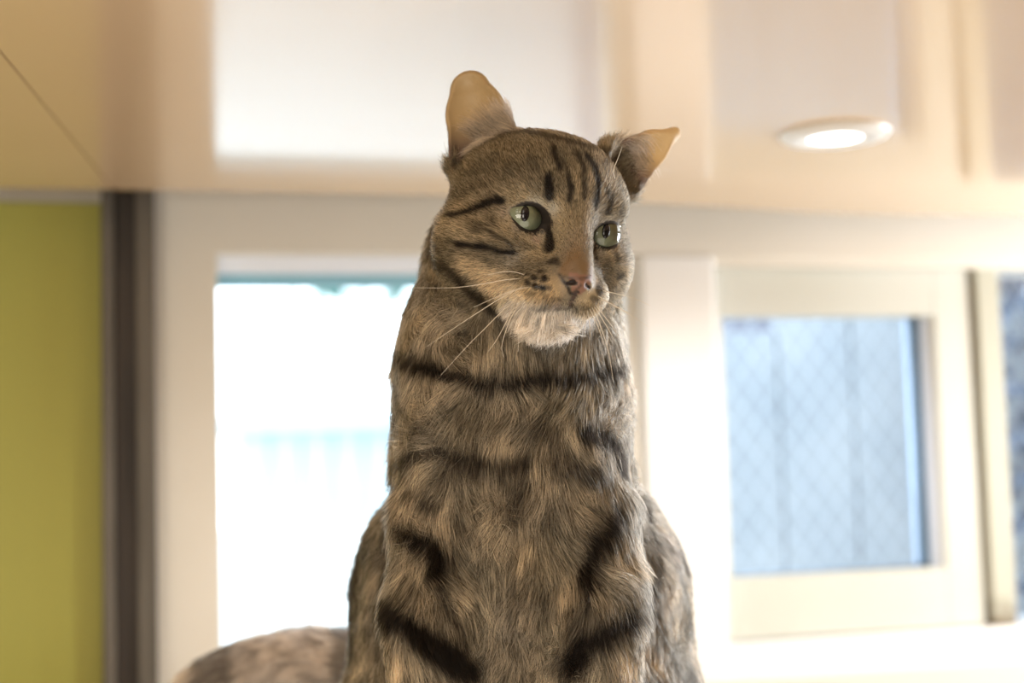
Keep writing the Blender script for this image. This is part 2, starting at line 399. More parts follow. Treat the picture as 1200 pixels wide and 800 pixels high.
# body
rc(at(606, 318, .797), at(598, 430, .784), .050, .0560, .02); rc(at(598, 430, .780), at(599, 500, .780), .0555, .0545, .02)
ell(at(601, 590, .785), (.058, .062, .085), .03)
ell(at(609, 700, .872), (.1005, .085, .094), .014)
ell(at(613, 800, .900), (.106, .130, .112), .014)
ell(at(602, 700, .755), (.040, .035, .065), .025)
ell(at(608, 960, .93), (.085, .085, .080), .03)
for x in (450, 768): ell(at(x, 960, .85), (.047, .085, .080), .02)
LEGL = [at(526, 600, .757), at(513, 705, .738), at(500, 880, .735), at(508, 1050, .733)]
LEGR = [at(684, 600, .757), at(694, 705, .738), at(700, 880, .735), at(692, 1050, .733)]
for lg in (LEGL, LEGR):
    for (a, b), (r1, r2) in zip(zip(lg, lg[1:]), ((.026, .0230), (.0230, .018), (.018, .0145))): rc(a, b, r1, r2, .008)
    ell(lg[-1] + np.array([0, -.012, -.003]), (.0175, .027, .012), .01)
    for j in (-1, 0, 1): ell(lg[-1] + np.array([j * .0095, -.034, -.006]), (.0062, .011, .008), .003)
for x in (432, 785):
    ell(at(x, 1065, .760), (.019, .042, .013), .012)
    for j in (-1, 0, 1): ell(at(x, 1069, .722) + np.array([j * .010, 0, 0]), (.0065, .011, .008), .003)
TAIL = smooth_path([at(560, 850, .96), at(470, 800, .99), at(400, 790, 1.01), at(330, 788, 1.02), at(258, 812, 1.02), at(205, 862, 1.01), at(185, 930, .97) + np.array([0, 0, .015]), at(225, 990, .90) + np.array([0, 0, .012])], 22)
TAIL[:, 2] = np.maximum(TAIL[:, 2], ZS + .020)
for i in range(21): rc(TAIL[i], TAIL[i + 1], .030 - .0005 * i, .030 - .0005 * (i + 1), .006)
# head, in head coordinates (mm)
slh, Ph = region(HT - .075, HT + .075, 0); Ph = to_head(Ph.reshape(-1, 3)).reshape(Ph.shape).astype(np.float32)
Dh = np.full(Ph.shape[:-1], 1e3, np.float32)
def hE(c, r, k): global Dh; Dh = smin(Dh, d_ell(Ph, c, r), k)
def hC(a, b, r1, r2, k): global Dh; Dh = smin(Dh, d_rc(Ph, a, b, r1, r2), k)
def hSub(c, r, k, M=None): global Dh; Dh = -smin(-Dh, d_ell(Ph, c, r, M), k)
hE((0, 14, 11), (39, 42, 32), 8); hE((0, -9, 19), (28, 24, 21), 12)
for s in (-1, 1):
    hE((s * 26, 2, -14), (21.5, 27, 24), 14)
    hE((s * 18, -17, 15), (12, 11, 10), 8)
    hE((s * 21, -17, -10), (13, 11, 10), 10)
hE((-1, -26.5, -22), (20, 19, 15), 10)
for s in (-1, 1): hE((s * 9.3 - .6, -38.6, -25.2), (12, 10.5, 8.8), 7)
hE((-3.5, -30.5, -36), (17.5, 13.5, 9.0), 4)
for s in (-1, 1): hE((s * 15 - 2, -17, -31), (13, 17, 11), 8)
hC((0, -20, 17), (0, -44.5, -13.5), 11.5, 7.4, 8)
hE((0, -48.5, -20.0), (6.0, 5.0, 4.8), 4)
def eye_rot(s): return rot3(0, 0, R(-19 * s))
EX = {-1: -18.7, 1: 20.9}
for s in (-1, 1):
    hSub((EX[s], -32, 3.0 - (.9 if s > 0 else 0)), (6.9, 12, 5.7), 1.6, eye_rot(s))
    hSub((s * 3.3, -53.2, -20.2), (1.3, 3.0, 1.1), .8)
    hSub((s * 5.0, -52.0, -21), (1.5, 3.0, .7), .6, rot3(0, 0, R(30 * s)))
hSub((0, -52.5, -27), (.55, 3.0, 4.2), .8)
add(slh, Dh * HS, .011)
# ears
EARS = []
def ear(base, mid, tip, r0, r1, r2, c, flat, thick, shift):
    base, mid, tip = map(np.asarray, (base, mid, tip)); a = tip - base; a = a / np.linalg.norm(a)
    c = np.array(c, float); c -= a * (c @ a); c /= np.linalg.norm(c); b = np.cross(a, c)
    sl, P = region(np.minimum(base, tip) - r0, np.maximum(base, tip) + r0, .006)
    M = np.stack([a, b, c], 1)
    def loc(v): q = (v - base) @ M; return q / np.array([1, 1, flat])
    Q = loc(P).astype(np.float32); m_, t_ = loc(mid), loc(tip)
    out = smin(d_rc(Q, (0, 0, 0), m_, r0, r1), d_rc(Q, m_, t_, r1, r2), .004)
    Qi = Q - np.array([0, 0, shift / flat], np.float32)
    inn = smin(d_rc(Qi, (0.002, 0, 0), m_, r0 - thick, r1 - thick), d_rc(Qi, m_, t_ - np.array([thick * .6, 0, 0]), r1 - thick, max(r2 - thick, .0008)), .004)
    d = -smin(-out, inn, .0012)
    add(sl, d * .8, .0035)
    EARS.append((base, tip, a, b, c, r0, flat))
ear(at(572, 187, .748), at(557, 131, .752), at(551, 106, .756), .0218, .0158, .0113, (-.20, -1, .05), .70, .0020, .0085)
ear(at(727, 200, .760), at(763, 174, .770), at(791, 156, .776), .0178, .0098, .0040, (.35, -.85, -.35), .75, .0019, .0068)
# flat where it sits
sl, P = region((GX[0], GY[0], ZS - .02), (GX[-1], GY[-1], ZS + .004), 0)
F[sl] = np.maximum(F[sl], ZS + .0012 - P[..., 2])

grid = openvdb.FloatGrid(1.0); grid.copyFromArray(F)
pts, quads = grid.convertToQuads(0.0)
pts = pts.astype(float)
def warp(g_, v): return np.interp(v, np.arange(len(g_)), g_)
V = np.stack([warp(GX, pts[:, 0]), warp(GY, pts[:, 1]), warp(GZ, pts[:, 2])], 1)
quads = quads[:, ::-1].copy()
# keep only the big component's vertices oriented outward; vertex normals
def normals(V, Q):
    n = np.cross(V[Q[:, 2]] - V[Q[:, 0]], V[Q[:, 3]] - V[Q[:, 1]]); vn = np.zeros_like(V)
    for k in range(4):
        for j in range(3): vn[:, j] += np.bincount(Q[:, k], n[:, j], len(V))
    return vn / (np.linalg.norm(vn, axis=1)[:, None] + 1e-12), n
def laplace(V, Q, it, lam=.5):
    a = Q.ravel(); b = np.roll(Q, 1, 1).ravel(); cnt = np.bincount(a, minlength=len(V)) + np.bincount(b, minlength=len(V))
    for _ in range(it):
        S = np.stack([np.bincount(a, V[b, j], len(V)) + np.bincount(b, V[a, j], len(V)) for j in range(3)], 1)
        V = V + lam * (S / cnt[:, None] - V)
    return V
V = laplace(V, quads, 2)
VN, FN = normals(V, quads)
cen = V.mean(0)
if (VN * (V - cen)).sum() < 0: quads = quads[:, ::-1].copy(); VN = -VN
print('cat verts', len(V), 'quads', len(quads))
bvh = BVHTree.FromPolygons([tuple(v) for v in V], [tuple(q) for q in quads])
def hit(px, py, Yf=.75):
    d = at(px, py, 1.0); h = bvh.ray_cast(Vector((0, 0, 0)), Vector(d).normalized())
    if h[0] is None or h[0].y > .95: return np.array(bvh.find_nearest(Vector(at(px, py, .775)))[0])
    return np.array(h[0])

# ---- coat pattern: stripes, plus shade painted into folds and under the lip, as strokes on the body surface (px picks the place, widths in mm), colour patches
K = .000444
STROKES = [  # (points, widths px, strength)
 ([(588, 235), (577, 233), (567, 239), (557, 245), (545, 248), (530, 254), (519, 250)], 8, 1), ([(519, 250), (512, 262), (511, 280), (518, 296)], 9, .7),
 ([(536, 285), (550, 286), (567, 289), (580, 294), (592, 295), (601, 294)], 6, 1), ([(518, 282), (536, 285)], 4, .6),
 ([(600, 287), (590, 282), (580, 277), (570, 268), (556, 262)], 4.5, .75), ([(555, 267), (562, 269)], 10, .55), ([(574, 256), (577, 262)], 9, .45), ([(604, 281), (612, 287), (624, 290)], 7, .4),
 ([(512, 305), (528, 316), (545, 335), (562, 352), (578, 367), (592, 374)], 16, .85), ([(500, 262), (497, 290), (500, 310)], 12, .5),
 ([(640, 258), (642, 272), (645, 290)], 11, 1), ([(697, 290), (699, 303)], 4, 1), ([(739, 269), (748, 274), (751, 284)], 6, .95),
 ([(643, 205), (644, 216), (643, 229)], 9, 1), ([(666, 203), (668, 218), (669, 233)], 6, .9), ([(648, 172), (651, 182), (655, 194)], 7, .9),
 ([(674, 178), (681, 192), (685, 206), (683, 228)], 6, .85), ([(686, 182), (697, 196), (700, 212), (699, 238)], 8, 1), ([(711, 224), (716, 234), (713, 247)], 7, .9),
 ([(729, 238), (727, 249)], 6, .7), ([(664, 168), (670, 178)], 5, .7), ([(612, 156), (640, 161), (675, 169), (706, 179)], 13, .8), ([(655, 322), (668, 326), (690, 325)], 2.2, .8), ([(712, 176), (708, 190)], 8, .6), ([(658, 186), (663, 198)], 5, .6),
 ([(718, 190), (730, 176), (745, 168)], 7, .7), ([(600, 150), (606, 160)], 8, .6), ([(596, 160), (583, 165)], 12, .55), ([(540, 232), (552, 222), (566, 216)], 8, .35), ([(528, 215), (524, 232)], 9, .35),
 ([(632, 318), (633, 318)], 6, .9), ([(624, 325), (626, 325)], 7, .95), ([(636, 326), (637, 327)], 8, 1), ([(616, 323), (619, 323)], 4, .9), ([(618, 333), (620, 334)], 6, .95), ([(627, 335), (628, 336)], 8, 1), ([(634, 337), (636, 338)], 7, 1), ([(642, 338), (644, 339)], 5, .8),
 ([(618, 344), (622, 346)], 5, .45), ([(625, 345), (627, 346)], 5, .5), ([(634, 346), (640, 348)], 4, .4), ([(649, 350), (658, 350)], 3.5, .35), ([(648, 305), (650, 306)], 8, .9), ([(653, 308), (654, 309)], 6, .8),
 ([(726, 323), (729, 324)], 9, .9), ([(702, 338), (703, 340)], 9, .85), ([(696, 350), (699, 350)], 8, .7), ([(703, 331), (704, 332)], 6, .6), ([(722, 300), (725, 303)], 7, .7), ([(715, 305), (712, 312)], 6, .4),
 ([(654, 322), (660, 329), (665, 334), (669, 346)], 3.5, 1), ([(669, 346), (675, 341), (681, 334)], 2.5, .9), ([(669, 349), (671, 359), (676, 366)], 2.5, .7), ([(670, 361), (652, 365), (624, 361)], 3.5, .8),  # closing stroke paints the shade under the lip
 # neck and chest
 ([(466, 424), (485, 432), (508, 436), (540, 448), (570, 457), (602, 456), (615, 451), (650, 450), (690, 446), (722, 440)], 17, 1), ([(500, 330), (486, 345), (478, 365)], 12, .55), ([(520, 380), (545, 395), (570, 400), (590, 398)], 12, .35), ([(640, 398), (670, 402), (700, 396)], 16, .35),
 ([(466, 458), (474, 478), (486, 494), (500, 505)], 13, .6), ([(465, 556), (490, 538), (515, 534), (545, 544), (575, 550), (610, 552)], 15, .9), ([(610, 540), (640, 548), (660, 540)], 10, .7), ([(655, 505), (640, 515), (650, 528)], 14, .35),
 ([(682, 512), (705, 522), (720, 536), (728, 560)], 26, 1), ([(470, 580), (497, 594), (512, 606)], 14, .85), ([(655, 562), (685, 562), (710, 570)], 20, .7), ([(515, 568), (540, 558), (566, 562)], 16, .6), ([(596, 575), (604, 600), (612, 620)], 12, .4),
 ([(470, 632), (495, 642), (512, 660), (514, 685)], 22, 1), ([(462, 722), (489, 742), (515, 762), (545, 790)], 30, 1), ([(484, 702), (494, 706)], 14, .5), ([(455, 590), (452, 650), (456, 730)], 12, .8), ([(411, 745), (409, 770)], 20, .8), ([(444, 560), (436, 600)], 14, .6),  # stroke down the left leg's outer edge is fold shade painted dark
 ([(722, 614), (712, 634), (700, 656), (692, 690)], 26, 1), ([(672, 784), (685, 762), (712, 748), (735, 735)], 30, 1), ([(757, 570), (760, 610), (767, 650), (766, 690), (757, 720)], 9, .95), ([(806, 690), (808, 735)], 12, .8), ([(745, 520), (752, 560)], 8, .7),  # thin stroke between right leg and torso paints the seam's shade
 ([(590, 560), (605, 585), (600, 612)], 17, .55), ([(556, 588), (590, 598)], 11, .45), ([(538, 620), (562, 642)], 12, .4), ([(601, 645), (598, 700), (600, 770)], 8, .45), ([(572, 655), (558, 700), (566, 770)], 10, .35), ([(642, 650), (652, 700), (640, 760)], 10, .35),
 ([(515, 690), (530, 730), (548, 790)], 13, .65), ([(690, 700), (674, 740), (652, 790)], 12, .55), ([(464, 492), (478, 520), (470, 540)], 12, .55), ([(696, 474), (716, 496)], 11, .5), ([(618, 496), (642, 512)], 15, .35), ([(540, 490), (556, 512)], 12, .3), ([(480, 545), (466, 600)], 10, .5), ([(640, 590), (662, 600)], 13, .45), ([(778, 600), (792, 645), (796, 690)], 12, .35), ([(735, 640), (742, 680)], 9, .5), ([(700, 600), (712, 590)], 14, .5), ([(430, 600), (418, 660), (412, 720)], 12, .6),
 ([(520, 345), (505, 330)], 8, .4), ([(560, 300), (575, 310)], 6, .3), ([(508, 225), (502, 245)], 8, .4), ([(545, 205), (560, 200)], 7, .3), ([(590, 190), (600, 205)], 6, .3), ([(620, 180), (628, 200)], 6, .4), ([(780, 640), (790, 670)], 14, .3), ([(560, 610), (545, 630)], 12, .3), ([(640, 610), (655, 635)], 14, .35),
]
tailband = lambda X: None
SA, SB, SW, SS = [], [], [], []
for pl, wd, st_ in STROKES:
    hs_ = 1.28 if pl[0][1] < 390 and wd < 15 else 1.12
    n_ = max(2, int(sum(math.dist(a, b_) for a, b_ in zip(pl, pl[1:])) / 7) + 1); wd *= hs_
    H3 = [hit(p[0], p[1]) for p in smooth_path([(x, y, 0) for x, y in pl], n_)]
    for a, b_ in zip(H3, H3[1:]):
        if np.linalg.norm(a - b_) > .06: continue
        SA.append(a); SB.append(b_); SW.append(wd * K * .5); SS.append(st_)
SA, SB, SW, SS = map(np.array, (SA, SB, SW, SS))
TAN = np.array([.74, .63, .465]); GREYB = np.array([.46, .41, .325]); DARK = np.array([.013, .010, .008])
PATCH = [(788, 650, 34, (.50, .40, .32), .8), (722, 560, 14, (.5, .42, .33), .5), (428, 650, 34, (.14, .115, .085), 1), (440, 590, 22, (.12, .10, .08), 1), (418, 720, 30, (.16, .125, .085), 1), (640, 408, 18, (.22, .18, .13), .8), (600, 405, 16, (.28, .22, .15), .7),  # px, py, radius px, colour, strength; right flank patch paints rim light, left ones a darker flank
 (598, 368, 15, (.85, .66, .47), 1.2), (650, 385, 26, (.9, .8, .66), 1.8), (625, 376, 20, (.9, .78, .62), 1.5), (690, 376, 18, (.9, .8, .68), 1.4), (600, 352, 20, (.74, .54, .34), 1), (575, 330, 22, (.66, .47, .28), .95), (548, 312, 18, (.62, .43, .24), .85), (530, 272, 13, (.52, .38, .22), .8), (545, 276, 12, (.52, .38, .22), .6),
 (622, 340, 17, (.62, .42, .22), .95), (648, 340, 16, (.62, .40, .20), .9), (690, 348, 14, (.62, .42, .22), .9), (712, 345, 14, (.66, .56, .42), .8), (674, 305, 17, (.25, .135, .055), 1), (664, 318, 9, (.26, .14, .06), 1), (690, 318, 9, (.28, .15, .06), 1),
 (676, 280, 14, (.33, .22, .125), .8), (590, 249, 9, (.42, .30, .20), .8), (628, 237, 10, (.48, .40, .29), .8), (648, 244, 8, (.46, .38, .28), .8), (606, 266, 8, (.36, .27, .19), .7), (628, 280, 7, (.46, .30, .20), .8), (690, 268, 6, (.5, .4, .3), .7), (715, 256, 9, (.46, .38, .28), .8), (740, 282, 10, (.45, .36, .26), .8), (705, 296, 7, (.42, .34, .25), .7),
 (575, 225, 20, (.30, .21, .12), .8), (560, 195, 20, (.25, .18, .10), .7), (650, 358, 6, (.40, .26, .19), .6), (600, 300, 14, (.27, .21, .15), .7), (735, 300, 14, (.30, .25, .19), .7),
 (560, 400, 26, (.34, .26, .165), .7), (480, 400, 24, (.36, .26, .15), .8), (545, 500, 30, (.38, .28, .165), .6), (660, 480, 28, (.37, .29, .18), .6), (505, 565, 20, (.36, .28, .18), .6), (548, 600, 26, (.34, .265, .175), .6), (650, 660, 34, (.40, .31, .20), .7), (570, 680, 34, (.40, .31, .20), .7), (600, 740, 34, (.43, .33, .225), .7), (555, 740, 24, (.42, .32, .20), .7), (650, 750, 24, (.42, .32, .20), .7),
 (487, 680, 12, (.46, .36, .24), .8), (722, 690, 20, (.44, .37, .28), .7), (790, 620, 22, (.36, .29, .21), .5), (500, 790, 18, (.44, .35, .24), .8), (700, 795, 20, (.42, .34, .24), .8), (788, 740, 20, (.42, .34, .24), .6),
]
PP = np.array([hit(p[0], p[1]) for p in PATCH]); PR = np.array([p[2] * K for p in PATCH]); PC = np.array([p[3] for p in PATCH]) * np.array([1.22, 1.40, 1.62]); PC = np.clip(PC, 0, .9); PS = np.array([p[4] for p in PATCH])

def wnoise(P, sc_, seed, octs=3):
    r = np.random.default_rng(seed); o = np.zeros(len(P)); amp = 1; tot = 0
    for k in range(octs):
        for j in range(4):
            d = r.normal(size=3); d /= np.linalg.norm(d); o += amp * np.sin(P @ d * sc_ * r.uniform(.7, 1.4) + r.uniform(0, 6.28))
        tot += amp * 2; sc_ *= 2.1; amp *= .6
    return o / tot
def pattern(P):
    """stripe strength and base colour of the coat at points P, painted light and shade included"""
    n = len(P); S = np.zeros(n)
    Pj = P + np.stack([wnoise(P, 500, s_, 2) for s_ in (1, 2, 3)], 1) * .0009
    for i in range(len(SA)):
        v = SB[i] - SA[i]; L = v @ v + 1e-12; q = Pj - SA[i]
        near = (np.abs(q) < (SW[i] * 2 + math.sqrt(L) + .004)).all(1); q = q[near]
        if not len(q): continue
        t = np.clip(q @ v / L, 0, 1); d = np.linalg.norm(q - t[:, None] * v, axis=1)
        soft = .0008 + SW[i] * .45
        s_ = SS[i] * np.clip((SW[i] + soft * .5 - d) / soft, 0, 1); S[near] = np.maximum(S[near], s_)
    # bands over flanks, back, legs and tail
    ph = to_head(P); front = np.clip((.845 - P[:, 1]) / .03, 0, 1)
    band = np.clip(wnoise(P * np.array([.5, .8, 1.0]), 115, 11, 1) * 2.2 + np.sin(P[:, 2] * 165 + P[:, 1] * 60 + 1.2 * wnoise(P, 40, 5, 1)) * .8 - .15, 0, 1) * .85
    low = np.clip((-.125 - P[:, 2]) / .02, 0, 1); w_ = np.maximum(1 - front, low)
    inhead = (np.linalg.norm(ph / np.array([60, 62, 60]), axis=1) < 1); w_ = np.where(inhead, np.clip((ph[:, 1] - 22) / 8, 0, 1) * .6, w_)
    tl = (P[:, 0] < -.105) & (P[:, 1] > .88)
    th = np.arctan2(P[:, 2] + .21, P[:, 0] + .10)
    rings = np.clip(np.sin(P[:, 0] * 62 + 2.55 + .25 * wnoise(P, 90, 8, 1)) * 3 - 1.2, 0, 1) * .6
    S = np.maximum(S, np.where(tl, rings, band * w_))
    # base colour
    m_ = (wnoise(P, 130, 21) * .9 + .5).clip(0, 1)[:, None]
    col = (GREYB * (1 - m_) + TAN * m_) * (1 + .38 * wnoise(P, 240, 23, 2) * (~((P[:, 2] > .07))) )[:, None]
    W = np.zeros(n); A = np.zeros((n, 3))
    for i in range(len(PP)):
        d2 = ((P - PP[i]) ** 2).sum(1) / PR[i] ** 2; g_ = PS[i] * np.exp(-d2 ** 1.5 * .9); A += g_[:, None] * PC[i]; W += g_
    a = np.clip(W, 0, 1)[:, None]; col = col * (1 - a) + a * A / (W[:, None] + 1e-6)
    under = np.clip((-ph[:, 2] - 33.5) / 3, 0, 1) * np.clip((-ph[:, 1] - 18) / 5, 0, 1) * np.clip((ph[:, 2] + 49) / 3, 0, 1) * (np.abs(ph[:, 0] + 4) < 20) * inhead
    col = col * (1 - under[:, None]) + np.array([.90, .84, .76]) * under[:, None]
    col = col * (.78 - .12 * inhead[:, None]) * (1 - a) + col * a
    col = np.where(inhead[:, None], col * (1 - (1 - a) * np.array([-.06, 0, .13])), col)
    col = np.where(tl[:, None], col * .2 + np.array([.95, .87, .81]) * .8, col)
    return S, col

def earside(P, N):
    """-1 none, 0 back of ear, 1 inner ear ; plus the distance along the ear"""
    k = np.full(len(P), -1); al = np.zeros(len(P))
    for base, tip, a, b_, c, r0, flat in EARS:
        q = P - base; L = np.linalg.norm(tip - base); x = q @ a
        m_ = (x > .004) & (x < L + .012) & (np.linalg.norm(q - x[:, None] * a, axis=1) < r0 * 1.25)
        inner = m_ & ((N @ c) > -.05); k[m_] = 0; k[inner] = 1; al[m_] = x[m_] / L
    return k, al
# ---- body mesh
VS, VC = pattern(V)
kE, aE = earside(V, VN)
skin = VC * (1 - VS[:, None]) * .55 + DARK * VS[:, None]
hv = to_head(V)
nose = (hv[:, 1] < -46.5) & (np.abs(hv[:, 0]) < 5.9 - .55 * np.clip(-18.5 - hv[:, 2], 0, 9)) & (hv[:, 2] < -16.2) & (hv[:, 2] > -25.2)
skin[nose] = np.array([.24, .125, .085]) * (1 - VS[nose, None]) + DARK * VS[nose, None]
for s in (-1, 1):
    for c_, r_ in (((s * 3.4, -53, -20.4), (1.5, 5, 1.3) if s < 0 else (.9, 5, .8)), ((s * 5.2, -51, -21.4), (1.3, 4, 1.0))):
        skin[np.linalg.norm((hv - c_) / r_, axis=1) < 1] = (.02, .012, .01)
    q = (hv - np.array((EX[s], -30, 3.0 - (.9 if s > 0 else 0)))) @ eye_rot(s); lid = np.sqrt((q[:, 0] / 7.2) ** 2 + (q[:, 2] / 5.9) ** 2)
    skin[(lid < 1.22) & (hv[:, 1] < -12) & (hv[:, 0] * s > 5)] = (.014, .010, .008)
skin[(np.abs(hv[:, 0]) < 1.1) & (hv[:, 1] < -44) & (hv[:, 2] < -23.5) & (hv[:, 2] > -32)] = (.05, .03, .025)
pink = np.array([.13, .085, .065]); pk2 = np.array([.44, .315, .16])
def earcol(a): a = np.clip((a - .25) / .35, 0, 1)[:, None]; return pink * (1 - a) + pk2 * a  # darker towards the ear base, painting in the shade of the hollow
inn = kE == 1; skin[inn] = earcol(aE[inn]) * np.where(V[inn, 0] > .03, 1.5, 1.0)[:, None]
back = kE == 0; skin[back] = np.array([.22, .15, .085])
me = bpy.data.meshes.new('body'); me.vertices.add(len(V)); me.vertices.foreach_set('co', (V - CB).ravel().astype(np.float32))
me.loops.add(len(quads) * 4); me.loops.foreach_set('vertex_index', quads.ravel().astype(np.int32))
me.polygons.add(len(quads)); me.polygons.foreach_set('loop_start', np.arange(0, len(quads) * 4, 4, dtype=np.int32)); me.update(calc_edges=True); me.validate()
me.polygons.foreach_set('use_smooth', np.ones(len(me.polygons), bool))
ca_ = me.color_attributes.new('coat', 'FLOAT_COLOR', 'POINT'); ca_.data.foreach_set('color', np.concatenate([skin, np.ones((len(V), 1))], 1).ravel().astype(np.float32))
def attr_mat(name, rough):
    m = mat(name, (1, 1, 1), rough); nt = m.node_tree; a = nt.nodes.new('ShaderNodeAttribute'); a.attribute_name = 'coat'
    nt.links.new(a.outputs['Color'], nt.nodes['Principled BSDF'].inputs['Base Color']); return m
SKIN = attr_mat('cat_skin', .5); SKIN.node_tree.nodes['Principled BSDF'].inputs['Subsurface Weight'].default_value = .0
body = link_mesh('body', me, SKIN, cat)

# ---- eyes
def part(name, me, m, parent=cat):
    o = link_mesh(name, me, m, parent); return o
IR = bpy.data.materials.new('green_iris'); IR.use_nodes = True; nt = IR.node_tree; b = nt.nodes['Principled BSDF']
tc = nt.nodes.new('ShaderNodeTexCoord'); sx = nt.nodes.new('ShaderNodeSeparateXYZ'); nt.links.new(tc.outputs['Object'], sx.inputs[0])
cx = nt.nodes.new('ShaderNodeCombineXYZ'); nt.links.new(sx.outputs['X'], cx.inputs['X']); nt.links.new(sx.outputs['Z'], cx.inputs['Z'])
ln = nt.nodes.new('ShaderNodeVectorMath'); ln.operation = 'LENGTH'; nt.links.new(cx.outputs[0], ln.inputs[0])
mr = nt.nodes.new('ShaderNodeMapRange'); mr.inputs['From Max'].default_value = .0118; nt.links.new(ln.outputs['Value'], mr.inputs[0])
rp = nt.nodes.new('ShaderNodeValToRGB'); nt.links.new(mr.outputs[0], rp.inputs[0])
e_ = rp.color_ramp.elements; e_[0].position = 0; e_[0].color = (.27, .29, .16, 1); e_[1].position = .80; e_[1].color = (.27, .31, .20, 1)
for p_, c_ in ((.45, (.31, .34, .21, 1)), (.86, (.10, .12, .07, 1)), (.92, (.015, .012, .01, 1))):
    q = rp.color_ramp.elements.new(p_); q.color = c_
nz = nt.nodes.new('ShaderNodeTexNoise'); nz.inputs['Scale'].default_value = 500; nt.links.new(tc.outputs['Object'], nz.inputs['Vector'])
mx_ = nt.nodes.new('ShaderNodeMix'); mx_.data_type = 'RGBA'; mx_.blend_type = 'MULTIPLY'; mx_.inputs[0].default_value = .35
nt.links.new(rp.outputs[0], mx_.inputs[6]); nt.links.new(nz.outputs[0], mx_.inputs[7]); nt.links.new(mx_.outputs[2], b.inputs['Base Color']); b.inputs['Roughness'].default_value = .35
PUP = mat('black_pupil', (.004, .004, .006), .15); COR = glass('cornea', (.98, .99, 1.0), 1.0)
def sphere(r, sx_=1, sy_=1, sz_=1, u=40, v=24):
    bm = bmesh.new(); bmesh.ops.create_uvsphere(bm, u_segments=u, v_segments=v, radius=r)
    for v_ in bm.verts: v_.co = (v_.co.x * sx_, v_.co.y * sy_, v_.co.z * sz_)
    for f in bm.faces: f.smooth = True
    me = bpy.data.meshes.new('sphere'); bm.to_mesh(me); bm.free(); return me
ER = 10.6 * HS
for s, gx, gz in ((-1, .12, .10), (1, .36, .10)):
    ec = from_head((EX[s], -17.3, 3.0 - (.9 if s > 0 else 0))); e = part('eye', sphere(ER), IR)
    e.location = ec - CB; tag(e, 'pale green eye with a slit pupil, ' + ('left' if s < 0 else 'right') + ' in the picture')
    look = -ec / np.linalg.norm(ec) + np.array([gx, 0, gz]); look /= np.linalg.norm(look)
    yb = -look; xb = np.cross(yb, [math.sin(R(8)), 0, math.cos(R(8))]); xb /= np.linalg.norm(xb); zb = np.cross(xb, yb)
    e.rotation_euler = Matrix(np.stack([xb, yb, zb], 1).tolist()).to_euler()
    p = part('pupil', sphere(1, .0022, .0011, .0039, 24, 16), PUP, e); p.location = (0, -ER + .0002, 0)
    c = part('cornea', sphere(ER * 1.035), COR, e)

# ---- fur: hair curves grown from the body surface
tri = np.vstack([quads[:, [0, 1, 2]], quads[:, [0, 2, 3]]])
A_, B_, C_ = V[tri[:, 0]], V[tri[:, 1]], V[tri[:, 2]]
tn = np.cross(B_ - A_, C_ - A_); area = .5 * np.linalg.norm(tn, axis=1); fc = (A_ + B_ + C_) / 3; fn = (VN[tri[:, 0]] + VN[tri[:, 1]] + VN[tri[:, 2]]); fn /= np.linalg.norm(fn, axis=1)[:, None] + 1e-9
hf = to_head(fc); inh = (np.linalg.norm(hf / np.array([58, 64, 56]), axis=1) < 1)
facing = -(fn * fc).sum(1) / np.linalg.norm(fc, axis=1)
wgt = np.where(inh, 2.6, 1.0) * np.where(facing > -.25, 1, .22) * np.where(fc[:, 2] < -.15, .35, 1) * np.where(fc[:, 1] > .93, .6, 1)
wgt[fc[:, 2] < ZS + .003] = 0
kf, af = earside(fc, fn); wgt[kf == 1] *= .7
nf = (hf[:, 1] < -46.2) & (np.abs(hf[:, 0]) < 6.0 - .55 * np.clip(-18.5 - hf[:, 2], 0, 9)) & (hf[:, 2] < -16) & (hf[:, 2] > -25.4); wgt[nf] = 0
for s in (-1, 1):
    q = (hf - np.array((EX[s], -30, 3.0 - (.9 if s > 0 else 0)))) @ eye_rot(s); lid = np.sqrt((q[:, 0] / 7.2) ** 2 + (q[:, 2] / 5.9) ** 2)
    wgt[(lid < 1.17) & (hf[:, 1] < -10) & (hf[:, 0] * s > 5)] = 0
NH = int(FUR_N)
cum = np.cumsum(area * wgt); idx = np.searchsorted(cum, rng.random(NH) * cum[-1]); idx = np.minimum(idx, len(tri) - 1)
r1 = np.sqrt(rng.random(NH))[:, None]; r2 = rng.random(NH)[:, None]
b0, b1, b2 = 1 - r1, r1 * (1 - r2), r1 * r2
P0 = A_[idx] * b0 + B_[idx] * b1 + C_[idx] * b2
N0 = VN[tri[idx, 0]] * b0 + VN[tri[idx, 1]] * b1 + VN[tri[idx, 2]] * b2; N0 /= np.linalg.norm(N0, axis=1)[:, None]
h0 = to_head(P0); ke, ae = earside(P0, N0)
HN = (N0 @ HR)
def unit(v): return v / (np.linalg.norm(v, axis=-1, keepdims=True) + 1e-9)
# how much a root belongs to the head
wh = np.clip((1.06 - np.linalg.norm((h0 - np.array([0, -4, 4])) / np.array([56, 60, 52]), axis=1)) / .10, 0, 1)
src = h0 - np.array([0, -52, -13.0]); dh = unit(src * np.array([1, 1.0, 1.0]))
dh[:, 2] += np.where(h0[:, 2] < -25, -.5, 0) * np.clip((-h0[:, 1] - 5) / 20, 0, 1)
dh = unit(dh) @ HR.T
db = np.tile(np.array([0, -.10, -1.0]), (NH, 1)); cxm = P0[:, 0] - (at(602, 600, .75)[0])
db[:, 0] += np.clip(cxm * 6, -.5, .5) * np.clip((P0[:, 2] + .10) / .1, -.4, 1) * np.clip((.82 - P0[:, 1]) / .05, 0, 1)
db[:, 1] += np.clip((P0[:, 1] - .80) / .05, 0, 1) * .5
D = unit(dh * wh[:, None] + db * (1 - wh[:, None]))
